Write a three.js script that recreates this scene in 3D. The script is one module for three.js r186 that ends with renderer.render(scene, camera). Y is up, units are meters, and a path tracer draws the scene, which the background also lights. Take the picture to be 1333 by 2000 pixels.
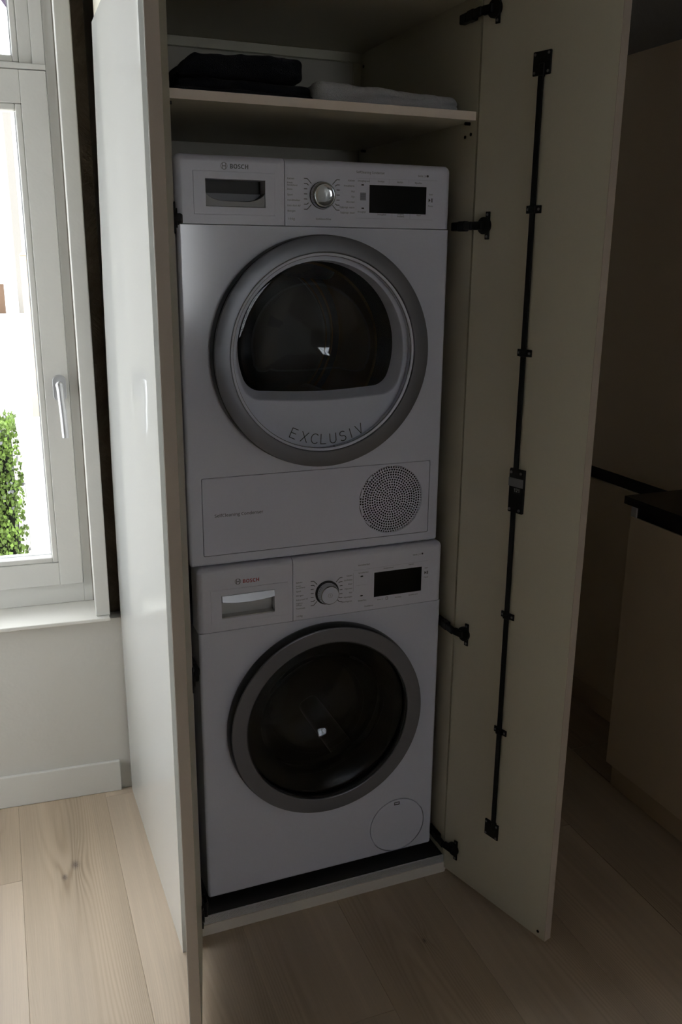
import * as THREE from 'three';
import { RoundedBoxGeometry } from 'three/addons/geometries/RoundedBoxGeometry.js';
import { mergeGeometries, mergeVertices, toCreasedNormals } from 'three/addons/utils/BufferGeometryUtils.js';
import { ImprovedNoise } from 'three/addons/math/ImprovedNoise.js';
import { Brush, Evaluator, SUBTRACTION, INTERSECTION, ADDITION } from 'three-bvh-csg';

// ---------------------------------------------------------------- camera, sky, exposure
const scene = new THREE.Scene();
const FOCAL = 1745.944;                                             // pixels, for the 1333 x 2000 frame
const camera = new THREE.PerspectiveCamera(2 * Math.atan(1000 / FOCAL) * 180 / Math.PI, 1333 / 2000, 0.05, 100);
camera.position.set(-0.3944, 1.5513, 1.7963);
{
  const yaw = 0.3853, pitch = 0.2766, roll = 0.0093;
  const fwd = new THREE.Vector3(Math.sin(yaw) * Math.cos(pitch), -Math.sin(pitch), -Math.cos(yaw) * Math.cos(pitch));
  const right = new THREE.Vector3(Math.cos(yaw), 0, Math.sin(yaw));
  const up = new THREE.Vector3().crossVectors(right, fwd);
  camera.up.copy(up.multiplyScalar(Math.cos(roll)).addScaledVector(right, -Math.sin(roll)));
  camera.lookAt(camera.position.clone().add(fwd));
}
const renderer = new THREE.WebGLRenderer({ antialias: true });
renderer.toneMapping = THREE.LinearToneMapping;
renderer.toneMappingExposure = 1.0;
renderer.shadowMap.enabled = true;
scene.background = new THREE.Color().setRGB(0.93, 0.97, 1.0);       // bright, even overcast sky
scene.backgroundIntensity = 7.6;

// ---------------------------------------------------------------- helpers
const TAU = Math.PI * 2;
const used = {};
function numbered(name) {
  const n = used[name] = (used[name] ?? -1) + 1;
  return n ? `${name}_${String(n).padStart(3, '0')}` : name;
}
function thing(name, label, category, pos = [0, 0, 0], group) {
  const o = new THREE.Group(); o.name = numbered(name); o.position.set(...pos); scene.add(o);
  o.userData = { label, category }; if (group) o.userData.group = group;
  return o;
}
function structure(name, pos = [0, 0, 0]) {
  const o = new THREE.Group(); o.name = name; o.position.set(...pos); o.userData.kind = 'structure'; scene.add(o); return o;
}
function part(name, geo, mat, parent, label) {
  const m = new THREE.Mesh(Array.isArray(geo) ? merged(geo) : geo, mat); m.name = name; parent.add(m);
  if (label) m.userData.label = label;
  return m;
}
function node(name, parent, pos = [0, 0, 0]) { const g = new THREE.Group(); g.name = name; g.position.set(...pos); parent.add(g); return g; }
function merged(list) {
  return mergeGeometries(list.map((g) => {
    const q = g.index ? g.toNonIndexed() : g.clone();
    for (const k of Object.keys(q.attributes)) if (!['position', 'normal', 'uv'].includes(k)) q.deleteAttribute(k);
    return q;
  }));
}
// box from its bounds with rounded edges (r = 0: sharp)
function bb(x0, x1, y0, y1, z0, z1, r = 0.0008, seg = 1) {
  const g = r > 0 ? new RoundedBoxGeometry(x1 - x0, y1 - y0, z1 - z0, seg, Math.min(r, (x1 - x0) / 2.01, (y1 - y0) / 2.01, (z1 - z0) / 2.01)) : new THREE.BoxGeometry(x1 - x0, y1 - y0, z1 - z0);
  g.translate((x0 + x1) / 2, (y0 + y1) / 2, (z0 + z1) / 2); return metreUV(g);
}
const cylZ = (r, z0, z1, x, y, seg = 48) => new THREE.CylinderGeometry(r, r, z1 - z0, seg).rotateX(Math.PI / 2).translate(x, y, (z0 + z1) / 2);
const latheZ = (pts, x, y, seg = 128, crease = 0) => { const g = new THREE.LatheGeometry(pts.map((p) => new THREE.Vector2(Math.max(p[0], 1e-5), p[1])), seg).rotateX(Math.PI / 2).translate(x, y, 0); return crease ? toCreasedNormals(g, crease) : g; };
const evaluator = new Evaluator(); evaluator.useGroups = false;
function csg(a, op, ...list) {
  const prep = (g) => { const q = g.clone(); for (const k of Object.keys(q.attributes)) if (!['position', 'normal', 'uv'].includes(k)) q.deleteAttribute(k); q.clearGroups(); const b = new Brush(q); b.updateMatrixWorld(); return b; };
  let r = prep(a);
  for (const b of list) r = evaluator.evaluate(r, prep(b), op);
  const g = r.geometry; g.clearGroups(); return g;
}
function planarUV(g, x0, w, y0, h) {
  const p = g.attributes.position, uv = new Float32Array(p.count * 2);
  for (let i = 0; i < p.count; i++) { uv[2 * i] = (p.getX(i) - x0) / w; uv[2 * i + 1] = (p.getY(i) - y0) / h; }
  g.setAttribute('uv', new THREE.BufferAttribute(uv, 2)); return g;
}
// metres as uv, by the face's main direction
function metreUV(g) {
  const q = g.index ? g.toNonIndexed() : g, p = q.attributes.position, n = q.attributes.normal, uv = new Float32Array(p.count * 2);
  for (let i = 0; i < p.count; i++) {
    const ax = Math.abs(n.getX(i)), ay = Math.abs(n.getY(i)), az = Math.abs(n.getZ(i));
    uv[2 * i] = ax > ay && ax > az ? p.getZ(i) : p.getX(i);
    uv[2 * i + 1] = ay > ax && ay > az ? p.getZ(i) : p.getY(i);
  }
  q.setAttribute('uv', new THREE.BufferAttribute(uv, 2)); return q;
}
let seed = 7; const rnd = () => { seed = (seed * 1664525 + 1013904223) >>> 0; return seed / 4294967296; };
const perlin = new ImprovedNoise(); const ns = (x, y, z = 0) => perlin.noise(x, y, z);
function dataTex(w, h, fn, srgb) {
  const d = new Uint8Array(w * h * 4);
  for (let y = 0; y < h; y++) for (let x = 0; x < w; x++) {
    const c = fn(x / w, y / h), i = 4 * (y * w + x);
    for (let k = 0; k < 3; k++) d[i + k] = Math.max(0, Math.min(255, Math.round(255 * (c.length ? c[k] : c)))); d[i + 3] = 255;
  }
  const t = new THREE.DataTexture(d, w, h); t.wrapS = t.wrapT = THREE.RepeatWrapping; t.magFilter = THREE.LinearFilter; t.minFilter = THREE.LinearMipmapLinearFilter; t.generateMipmaps = true;
  if (srgb) t.colorSpace = THREE.SRGBColorSpace; t.needsUpdate = true; return t;
}
function canvasTex(w, h, draw) {
  const c = document.createElement('canvas'); c.width = w; c.height = h; draw(c.getContext('2d'));
  const t = new THREE.CanvasTexture(c); t.colorSpace = THREE.SRGBColorSpace; t.anisotropy = 8; return t;
}
const rep = (t, u, v) => { const c = t.clone(); c.repeat.set(u, v); c.needsUpdate = true; return c; };

// ---------------------------------------------------------------- materials
const S = (color, roughness = 0.5, metalness = 0, extra = {}) => new THREE.MeshStandardMaterial({ color, roughness, metalness, ...extra });
const P = (color, roughness, extra = {}) => new THREE.MeshPhysicalMaterial({ color, roughness, ...extra });
// tileable fine grain, one period per metre-unit of uv
const grainTex = dataTex(256, 256, (u, v) => {
  let s = 0; for (let k = 0; k < 3; k++) { const f = [16, 40, 90][k]; s += ns(Math.cos(u * 6.2832) * f / 6, Math.sin(u * 6.2832) * f / 6, v * f * 0 + Math.cos(v * 6.2832) * f / 6 + 9 * k) / (k + 1); }
  return 0.5 + 0.4 * s;
});
const peelTex = dataTex(512, 512, (u, v) => {               // orange-peel of sprayed sheet steel
  const a = u * 6.2832, b = v * 6.2832;
  return 0.5 + 0.35 * ns(Math.cos(a) * 9, Math.sin(a) * 9 + Math.cos(b) * 9, Math.sin(b) * 9) + 0.2 * ns(Math.cos(a) * 21, Math.sin(a) * 21 + Math.cos(b) * 21, Math.sin(b) * 21);
});
const plasterTex = dataTex(512, 512, (u, v) => {
  const a = u * 6.2832, b = v * 6.2832;
  return 0.5 + 0.35 * ns(Math.cos(a) * 2.2, Math.sin(a) * 2.2 + Math.cos(b) * 2.2, Math.sin(b) * 2.2) + 0.22 * ns(Math.cos(a) * 7, Math.sin(a) * 7 + Math.cos(b) * 7, Math.sin(b) * 7 + 4) + 0.15 * ns(Math.cos(a) * 25, Math.sin(a) * 25 + Math.cos(b) * 25, Math.sin(b) * 25);
});
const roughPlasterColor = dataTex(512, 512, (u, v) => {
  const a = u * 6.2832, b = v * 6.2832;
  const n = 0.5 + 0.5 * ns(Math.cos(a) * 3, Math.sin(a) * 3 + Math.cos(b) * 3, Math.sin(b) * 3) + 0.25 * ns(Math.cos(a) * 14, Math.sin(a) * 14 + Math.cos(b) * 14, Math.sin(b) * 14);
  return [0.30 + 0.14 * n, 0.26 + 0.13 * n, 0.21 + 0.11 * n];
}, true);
const terryTex = dataTex(256, 256, (u, v) => {
  const a = u * 6.2832, b = v * 6.2832;
  return 0.5 + 0.5 * ns(Math.cos(a) * 13, Math.sin(a) * 13 + Math.cos(b) * 13, Math.sin(b) * 13) + 0.3 * ns(Math.cos(a) * 29, Math.sin(a) * 29 + Math.cos(b) * 29, Math.sin(b) * 29);
});

const M = {
  gloss: P(0xcfd0cd, 0.7, { specularIntensity: 0, clearcoat: 1, clearcoatRoughness: 0.03 }),
  melamine: S(0xd9d5c4, 0.5),
  edging: S(0xf2e4d6, 0.55),
  doorEdge: S(0xbfb3a7, 0.5),
  plinth: S(0xe2dcd4, 0.5),
  steelBody: P(0xdcdeee, 0.15, { bumpMap: rep(peelTex, 8, 8), bumpScale: 0.000015, clearcoat: 0.5, clearcoatRoughness: 0.1 }),
  plastic: P(0xdcdeee, 0.36),
  greyPlastic: S(0x9b9b9b, 0.4),
  silver: S(0x77787e, 0.34, 0.5),
  silverHandle: S(0xc9cbd2, 0.3, 0.35),
  darkRim: S(0x1d1e21, 0.35, 0.2),
  chrome: S(0xb9bcc0, 0.1, 1),
  drum: S(0xb07c38, 0.35, 0.6),
  darkDrum: S(0x161617, 0.3, 0.8),
  black: S(0x0b0b0d, 0.25),
  display: P(0x030304, 0.2, { specularIntensity: 0.35 }),
  blackMetal: S(0x0d0e12, 0.42, 0.4),
  rubber: S(0x141415, 0.6),
  alu: S(0xe2e4e8, 0.3, 0.5),
  darkBase: S(0x333335, 0.4),
  screw: S(0x8d8d90, 0.4, 0.7),
  tape: S(0x8d8f92, 0.35, 0.5),
  paint: P(0xdbdad5, 0.42, { bumpMap: rep(plasterTex, 1, 1), bumpScale: 0.0006 }),
  paintGrey: P(0xd2d0ca, 0.55, { bumpMap: rep(plasterTex, 0.8, 0.8), bumpScale: 0.0012 }),
  sill: P(0xe4e2dc, 0.35),
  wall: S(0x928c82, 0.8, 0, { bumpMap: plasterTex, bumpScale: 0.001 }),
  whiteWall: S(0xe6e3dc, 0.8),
  ceiling: S(0x7d7973, 0.85),
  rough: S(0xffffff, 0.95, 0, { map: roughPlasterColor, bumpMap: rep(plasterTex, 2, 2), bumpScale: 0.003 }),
  pane: P(0xffffff, 0, { transmission: 1, thickness: 0, ior: 1.5 }),
  doorPane: P(0xf4f6f8, 0.01, { transmission: 1, thickness: 0, ior: 1.3 }),
  bowl: P(0xb2b3b4, 0.02, { transmission: 1, thickness: 0, ior: 1.5 }),
  washBowl: P(0xc8c9cc, 0.02, { transmission: 1, thickness: 0, ior: 1.9 }),
  smoked: P(0xb6b8bc, 0.015, { transmission: 1, thickness: 0, ior: 1.3 }),
  satin: S(0xd3d4d7, 0.32, 0.65),
  kitchen: S(0xeddcc4, 0.45),
  kitchenPlinth: S(0xe0ccb2, 0.55),
  worktop: S(0x0c0c0c, 0.22),
  navy: S(0x10131e, 0.95, 0, { bumpMap: rep(terryTex, 1, 1), bumpScale: 0.0025 }),
  white: S(0xd8d8dc, 0.95, 0, { bumpMap: rep(terryTex, 1, 1), bumpScale: 0.003 }),
};

// ---------------------------------------------------------------- oak floor
function oak(k) {
  const knots = [[[0.456, 0.748, 0.034], [0.578, 0.7145, 0.024]], [[0.7, 0.78, 0.018]], [[0.28, 0.15, 0.022], [0.6, 0.62, 0.015]]][k];
  return dataTex(512, 2048, (u, v) => {
    const X = u * 0.245, Y = v * 1.28;
    let x = X + 0.006 * ns(X * 9, Y * 1.6, k * 7) + 0.003 * ns(X * 30, Y * 4, 3 + k);
    let kn = 0, kn0 = 0;
    for (const [ku, kv, r] of knots) {
      const dx = X - ku * 0.245, dy = (Y - kv * 1.28) * 0.38, d = Math.hypot(dx, dy);
      x += 0.020 * Math.exp(-d * d / (r * r * 1.6)) * Math.sign(dx || 1) * Math.min(1, Math.abs(dx) / 0.012);
      kn0 = Math.max(kn0, Math.exp(-d * d / (r * r * 1.2)));
      kn = Math.max(kn, Math.exp(-(dx * dx + dy * dy * 2.2) / (r * r * 0.06)) * (0.75 + 0.5 * ns(X * 300, Y * 200)));
    }
    const c = 0.12 + 0.03 * Math.sin(k * 2 + Y * 1.3);
    const t = (x - c) * (x - c) * 420 - Y * (1.1 + k * 0.2) + 1.1 * ns(X * 12, Y * 1.1, 11 + k) + 0.25 * ns(X * 50, Y * 3, k);
    const mask = Math.max(0, Math.min(1, 0.45 + 1.6 * ns(X * 7, Y * 1.4, 57 + k)));
    const ring = (mask + 1.5 * kn0) * Math.pow(0.5 + 0.5 * Math.sin(t * 13.0), 1.6);
    const fine = ns(X * 900, Y * 9, k) * 0.5 + ns(X * 400, Y * 5, 5 + k) * 0.5;
    const pore = Math.max(0, ns(X * 1500, Y * 28, 21 + k) - 0.32);
    const wide = ns(X * 14, Y * 0.9, 31 + k);
    const s = 0.985 - 0.055 * ring + 0.045 * fine - 0.07 * pore + 0.075 * wide + 0.03 * ns(X * 60, Y * 1.2, 91 + k);
    const q = 1 - 0.42 * Math.min(1, kn);
    return [0.79 * s * q, 0.72 * (s - 0.010 * ring) * q, 0.635 * (s - 0.024 * ring) * q + 0.03 * kn];
  }, true);
}
const oakTex = [0, 1, 2].map(oak);
const oakMats = [];
for (let t = 0; t < 3; t++) for (const tone of [1, 0.94, 1.05]) oakMats.push(P(new THREE.Color().setRGB(tone, tone * (tone < 1 ? 0.985 : 1), tone * (tone < 1 ? 0.96 : 1.01)), 0.46, { map: oakTex[t] }));

const PW = 0.2450, PL = 1.28;
function plankGeo(w, l, c = 0.0007, t = 0.010, flip = 0) {
  const a = w / 2 - 0.0002, b = l / 2 - 0.0002, P4 = (x, y, z) => [[-x, y, -z], [x, y, -z], [x, y, z], [-x, y, z]];
  const top = P4(a - c, 0, b - c), mid = P4(a, -c, b), bot = P4(a, -t, b), pos = [], uv = [];
  const quad = (p, q, r, s) => { for (const m of [p, s, r, p, r, q]) { pos.push(...m); const U = m[0] / w + 0.5, V = m[2] / l + 0.5; uv.push(flip ? 1 - U : U, flip ? 1 - V : V); } };
  quad(top[0], top[1], top[2], top[3]);
  for (let i = 0; i < 4; i++) { const j = (i + 1) % 4; quad(top[j], top[i], mid[i], mid[j]); quad(mid[j], mid[i], bot[i], bot[j]); }
  const g = new THREE.BufferGeometry(); g.setAttribute('position', new THREE.Float32BufferAttribute(pos, 3)); g.setAttribute('uv', new THREE.Float32BufferAttribute(uv, 2)); g.computeVertexNormals(); return g;
}
const floor = structure('floor');
part('subfloor', bb(-2.2, 2.55, -0.16, -0.0102, -1.25, 7.25, 0), S(0x2a241e, 0.9), floor);
{
  const pg = [plankGeo(PW, PL), plankGeo(PW, PL, 0.0007, 0.010, 1)];
  const ang = -0.0209;                                            // planks run along z, turned by 1.2 degrees
  for (let c = -8; c <= 10; c++) {
    const xm = -0.4195 + (c + 0.5) * PW;
    const off = c === -1 ? -0.325 : c === 0 ? 0.62 : c === 1 ? -0.62 : c === 2 ? 0.40 : c === 3 ? -0.55 : ((c * 0.37 % 1) + 1) % 1 * PL - 1.1;
    let first = off; while (first > -1.0) first -= PL;
    for (let z = first, r = 0; z < 7.1; z += PL, r++) {
      const zc = z + PL / 2;
      const px = xm + zc * Math.sin(ang), m = part('plank', pg[(c + r + 40) % 2], oakMats[((c * 5 + r * 7 + 90) * 4) % 9], floor);
      m.position.set(px, 0, zc); m.rotation.y = ang;
    }
  }
}
// ---------------------------------------------------------------- room shell
const RX = -1.95, RZ = 7.0, RH = 2.75;
part('ceiling', bb(RX - 0.2, 2.35, RH, RH + 0.2, -1.25, RZ + 0.2, 0), M.ceiling, structure('ceiling'));
// left wall with its own tall window near the corner
const LW = { z0: -0.55, z1: 0.15, y0: 0.35, y1: 2.35 };
{
  const w = structure('wall_left');
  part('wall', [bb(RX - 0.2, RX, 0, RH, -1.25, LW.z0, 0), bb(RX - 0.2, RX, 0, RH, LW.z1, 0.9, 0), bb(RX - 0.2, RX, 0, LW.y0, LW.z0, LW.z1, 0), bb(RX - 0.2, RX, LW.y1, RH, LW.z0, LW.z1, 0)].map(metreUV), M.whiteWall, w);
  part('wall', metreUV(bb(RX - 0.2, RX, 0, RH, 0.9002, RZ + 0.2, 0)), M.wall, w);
  const f = structure('window_3'), x0 = RX - 0.15, x1 = RX - 0.08, t = 0.05;
  part('window_frame', [bb(x0, x1, LW.y0, LW.y1, LW.z0, LW.z0 + t), bb(x0, x1, LW.y0, LW.y1, LW.z1 - t, LW.z1), bb(x0, x1, LW.y0, LW.y0 + t, LW.z0 + t, LW.z1 - t), bb(x0, x1, LW.y1 - t, LW.y1, LW.z0 + t, LW.z1 - t)], M.paint, f);
  part('pane', bb(RX - 0.116, RX - 0.114, LW.y0 + t, LW.y1 - t, LW.z0 + t, LW.z1 - t, 0), M.pane, f);
}
part('wall', metreUV(bb(2.15, 2.35, 0, RH, -0.98, RZ + 0.2, 0)), M.whiteWall, structure('wall_right'));
// wall behind the camera, with a window the room is lit by
const RW = { x0: 0.68, x1: 1.70, y0: 0.95, y1: 2.30 };
{
  const w = structure('wall_rear');
  part('wall', [bb(RX, RW.x0, 0, RH, RZ, RZ + 0.2, 0), bb(RW.x1, 2.15, 0, RH, RZ, RZ + 0.2, 0), bb(RW.x0, RW.x1, 0, RW.y0, RZ, RZ + 0.2, 0), bb(RW.x0, RW.x1, RW.y1, RH, RZ, RZ + 0.2, 0)].map(metreUV), M.wall, w);
  const f = structure('window_2');
  const z0 = RZ + 0.06, z1 = RZ + 0.13, t = 0.06, xm = (RW.x0 + RW.x1) / 2;
  part('window_frame', [bb(RW.x0, RW.x0 + t, RW.y0, RW.y1, z0, z1), bb(RW.x1 - t, RW.x1, RW.y0, RW.y1, z0, z1), bb(RW.x0 + t, RW.x1 - t, RW.y0, RW.y0 + t, z0, z1), bb(RW.x0 + t, RW.x1 - t, RW.y1 - t, RW.y1, z0, z1), bb(xm - 0.035, xm + 0.035, RW.y0 + t, RW.y1 - t, z0, z1)], M.paint, f);
  part('pane', bb(RW.x0 + t, xm - 0.035, RW.y0 + t, RW.y1 - t, RZ + 0.095, RZ + 0.097, 0), M.pane, f);
  part('pane', bb(xm + 0.035, RW.x1 - t, RW.y0 + t, RW.y1 - t, RZ + 0.095, RZ + 0.097, 0), M.pane, f);
}
// window wall: its own axes (a along the wall to the right, d towards the room), turned 4.5 degrees
const TH = 0.0781, WO = [-0.0827, 0, -0.6405];
function wallNode(name) { const g = structure(name, WO); g.rotation.y = -TH; return g; }
const WINL = -1.50, WINR = -0.07, WTOP = 2.62;
{
  const w = wallNode('wall_back');
  part('lower_panel', metreUV(bb(-1.93, 0.004, 0, 0.553, -0.30, -0.012, 0)), M.paintGrey, w);
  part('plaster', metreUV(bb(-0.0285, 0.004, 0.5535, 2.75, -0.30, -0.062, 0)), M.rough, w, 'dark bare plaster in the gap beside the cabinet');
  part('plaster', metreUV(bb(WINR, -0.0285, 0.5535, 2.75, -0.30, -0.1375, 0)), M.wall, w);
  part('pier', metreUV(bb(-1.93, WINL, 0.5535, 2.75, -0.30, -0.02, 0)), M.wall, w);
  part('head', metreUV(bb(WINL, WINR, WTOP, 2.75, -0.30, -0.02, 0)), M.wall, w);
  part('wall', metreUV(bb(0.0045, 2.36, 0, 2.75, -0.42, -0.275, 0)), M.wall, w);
}
{
  const b = wallNode('baseboard_back');
  part('board', bb(-1.85, -0.0285, 0, 0.1, -0.0118, 0.0, 0.003, 2), M.paint, b);
}
{
  const w = wallNode('window_1');
  part('window_sill', bb(WINL - 0.05, -0.0300, 0.5545, 0.566, -0.16, 0.0125, 0.003, 2), M.sill, w);
  part('casing', bb(-0.0675, -0.0290, 0.5665, 2.745, -0.1370, -0.004, 0.003, 2), M.paint, w);
  part('casing', bb(WINL, WINL + 0.04, 0.5665, 2.745, -0.137, -0.004, 0.003, 2), M.paint, w);
  const fr = part('window_frame', [bb(-0.0935, -0.068, 0.5665, WTOP, -0.20, -0.138, 0.0015), bb(WINL + 0.041, WINL + 0.066, 0.5665, WTOP, -0.20, -0.138, 0.0015), bb(WINL + 0.067, -0.0935, 0.5665, 0.626, -0.20, -0.1385, 0.0015),
    bb(-0.112, -0.068, 0.5665, WTOP, -0.235, -0.2005, 0.001), bb(WINL + 0.041, WINL + 0.085, 0.5665, WTOP, -0.235, -0.2005, 0.001), bb(WINL + 0.0855, -0.1125, 0.5665, 0.640, -0.235, -0.2005, 0.001), bb(WINL + 0.0855, -0.1125, 1.985, 2.025, -0.235, -0.2005, 0.001),
    bb(WINL + 0.067, -0.0935, 2.0, 2.0125, -0.20, -0.122, 0.002), bb(WINL + 0.067, -0.0935, 2.56, WTOP, -0.20, -0.1385, 0.0015)], M.paint, w);
  function sash(a0, a1, y0, y1, st, railT, railB, d0, d1) {
    const g = node('sash', w), bd = 0.016, i0 = a0 + st, i1 = a1 - st, j0 = y0 + railB, j1 = y1 - railT;
    part('stile', bb(a0, i0, y0, y1, d0, d1, 0.002, 2), M.paint, g); part('stile', bb(i1, a1, y0, y1, d0, d1, 0.002, 2), M.paint, g);
    part('rail', bb(i0, i1, y0, j0, d0, d1 - 0.0004, 0.002, 2), M.paint, g); part('rail', bb(i0, i1, j1, y1, d0, d1 - 0.0004, 0.002, 2), M.paint, g);
    const z = d1 - 0.005;
    part('glazing_bead', [bb(i0, i0 + bd, j0, j1, d0 + 0.02, z, 0.004, 2), bb(i1 - bd, i1, j0, j1, d0 + 0.02, z, 0.004, 2), bb(i0 + bd, i1 - bd, j0, j0 + bd, d0 + 0.02, z, 0.004, 2), bb(i0 + bd, i1 - bd, j1 - bd, j1, d0 + 0.02, z, 0.004, 2)], M.paint, g);
    part('pane', bb(i0 + bd * 0.6, i1 - bd * 0.6, j0 + bd * 0.6, j1 - bd * 0.6, d0 + 0.028, d0 + 0.030, 0), M.pane, g);
    part('spacer', [bb(i1 - bd - 0.004, i1 - bd, j0 + bd, j1 - bd, d0 + 0.012, d0 + 0.026, 0), bb(i0 + bd, i1 - bd - 0.004, j0 + bd, j0 + bd + 0.004, d0 + 0.012, d0 + 0.026, 0)], M.alu, g);
    return g;
  }
  const am = (WINL + 0.0665 - 0.0945) / 2;
  sash(am + 0.002, -0.0945, 0.6265, 1.9985, 0.0645, 0.078, 0.0685, -0.19, -0.128);
  sash(WINL + 0.0675, am - 0.002, 0.6265, 1.9985, 0.0645, 0.078, 0.0685, -0.19, -0.128);
  sash(am + 0.002, -0.1248, 2.0135, 2.5590, 0.0312, 0.05, 0.004, -0.195, -0.142);
  sash(WINL + 0.0675, am - 0.002, 2.0135, 2.5590, 0.030, 0.05, 0.004, -0.195, -0.142);
  part('stop', [bb(-0.1245, -0.0938, 2.0132, 2.5590, -0.19, -0.131, 0.0015), bb(-0.140, -0.0938, 2.0132, 2.5590, -0.215, -0.1955, 0.001)], M.paint, w);
  // handle
  const h = node('window_handle', w, [-0.119, 1.2, -0.128]);
  const pl = new THREE.Shape(); const R = 0.0165, L = 0.019;
  pl.absarc(0, L, R, 0, Math.PI); pl.absarc(0, -L, R, Math.PI, 2 * Math.PI);
  part('rosette', new THREE.ExtrudeGeometry(pl, { depth: 0.007, bevelEnabled: true, bevelSize: 0.0015, bevelThickness: 0.002, bevelSegments: 3, curveSegments: 24 }), M.satin, h);
  part('neck', new THREE.CylinderGeometry(0.0095, 0.011, 0.03, 32).rotateX(Math.PI / 2).translate(0, 0.008, 0.022), M.satin, h);
  const cv = new THREE.CatmullRomCurve3([[0, 0.012, 0.034], [0.001, 0.0, 0.042], [0.002, -0.02, 0.048], [0.004, -0.06, 0.050], [0.006, -0.128, 0.050]].map((p) => new THREE.Vector3(...p)));
  const lever = new THREE.TubeGeometry(cv, 40, 0.0092, 20); lever.scale(1, 1, 1);
  part('lever', [lever, new THREE.SphereGeometry(0.0105, 24, 16).translate(0, 0.012, 0.034), new THREE.CylinderGeometry(0.0092, 0.0088, 0.003, 24).translate(0.006, -0.1285, 0.050)], M.satin, h);
}
// ---------------------------------------------------------------- outdoors
{
  const g = structure('ground'); part('paving', bb(-12, 12, -0.8, -0.6, -20, -1.06, 0), S(0x9a9890, 0.9), g);
  const leaf = new THREE.BufferGeometry();
  leaf.setAttribute('position', new THREE.Float32BufferAttribute([0, 0, 0, -0.5, 0.5, 0.12, 0, 0.45, 0, 0, 1, -0.1, 0.5, 0.5, 0.12], 3));
  leaf.setAttribute('uv', new THREE.Float32BufferAttribute([0.5, 0, 0, 0.5, 0.5, 0.5, 0.5, 1, 1, 0.5], 2));
  leaf.setIndex([0, 2, 1, 0, 4, 2, 2, 4, 3, 1, 2, 3]); leaf.computeVertexNormals();
  const hd = thing('hedge', 'leafy green hedge outside the window, below the pane', 'hedge', [-1.2, -0.6, -4.3]);
  const N = 16000, inst = new THREE.InstancedMesh(leaf, S(0xffffff, 0.7, 0, { side: THREE.DoubleSide }), N), mt = new THREE.Matrix4(), q = new THREE.Quaternion(), col = new THREE.Color();
  for (let i = 0; i < N; i++) {
    const x = -1.0 + 2.0 * rnd(), face = rnd(), y = 0.05 + 1.08 * Math.pow(rnd(), 0.8), bump = 0.07 * ns(x * 5, y * 5, 2) + 0.04 * ns(x * 14, y * 14, 7);
    const z = face < 0.75 ? 0.22 + bump + 0.06 * (rnd() - 0.7) : -0.2 + 0.4 * rnd();
    const yy = face < 0.75 ? y : 1.10 + bump + 0.05 * (rnd() - 0.5);
    q.setFromEuler(new THREE.Euler(-0.9 + 1.8 * rnd(), 6.28 * rnd(), -0.9 + 1.8 * rnd()));
    const s = 0.020 + 0.020 * rnd(); mt.compose(new THREE.Vector3(x, yy, z), q, new THREE.Vector3(s * 0.8, s, s)); inst.setMatrixAt(i, mt);
    const k = 0.35 + 0.8 * rnd() * (0.6 + 0.8 * (0.5 + ns(x * 4, y * 4, 5))); col.setRGB(0.19 * k, 0.30 * k, 0.055 * k); if (rnd() < 0.05) col.setRGB(0.3, 0.3, 0.32); inst.setColorAt(i, col);
  }
  inst.name = 'foliage'; inst.userData.kind = 'stuff'; hd.add(inst);
  part('stems', [0, 1, 2, 3, 4, 5, 6, 7].map((i) => new THREE.CylinderGeometry(0.012, 0.02, 1.0, 7).translate(-0.88 + i * 0.25, 0.5, 0.02 * (i % 3))), S(0x2b2118, 0.9), hd);
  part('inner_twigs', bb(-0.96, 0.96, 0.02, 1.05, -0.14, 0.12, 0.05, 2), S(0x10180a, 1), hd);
  const gp = thing('gate_post', 'white rendered gate post right of the hedge outside', 'post', [-0.02, -0.6, -4.0]);
  part('shaft', bb(-0.165, 0.165, 0, 1.10, -0.15, 0.15, 0.004), S(0xf0efec, 0.8), gp); part('cap', bb(-0.19, 0.19, 1.10, 1.16, -0.18, 0.18, 0.01, 2), S(0xe8e7e3, 0.8), gp);
  const tp = thing('timber_post', 'slim tan timber post standing behind the white gate post', 'post', [-0.06, -0.6, -4.5]);
  part('shaft', bb(-0.022, 0.022, 0, 2.15, -0.022, 0.022, 0.003), S(0xb9a78d, 0.8), tp); part('cap', new THREE.ConeGeometry(0.036, 0.03, 4).rotateY(Math.PI / 4).translate(0, 2.165, 0), S(0xa8977f, 0.8), tp);
  const nh = thing('house', 'pale neighbouring house front far behind the garden', 'house', [0.6, -0.6, -9.5]);
  part('wall', bb(-1.0, 3.2, 0, 4.4, -0.3, 0, 0), S(0xd8d8d8, 0.85), nh); part('roof', new THREE.CylinderGeometry(0.01, 0.9, 4.4, 4, 1).rotateY(Math.PI / 4).scale(1, 0.2, 1).rotateZ(0).translate(1.1, 4.85, -0.2), S(0x6b4a40, 0.8), nh);
  const pz = 0.03; const wf = part('window', bb(0.1, 1.1, 2.4, 3.7, 0, pz, 0.005), S(0xeeeeee, 0.6), nh); part('pane', bb(0.18, 1.02, 2.48, 3.62, pz, pz + 0.01, 0), S(0x5a6670, 0.1), wf);
  const pi = thing('pillar', 'light grey concrete pillar seen through the left window pane', 'pillar', [-0.01, -0.6, -6.1]);
  part('shaft', bb(-0.03, 0.03, 0, 3.3, -0.03, 0.03, 0.005), S(0x807c76, 0.85), pi); part('base', bb(-0.07, 0.07, 0, 0.12, -0.07, 0.07, 0.005), S(0x807c76, 0.85), pi);
  const cr = thing('fence', 'brown wooden fence stretch in the distance outside the window', 'fence', [-0.62, -0.6, -6.0]);
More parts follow.
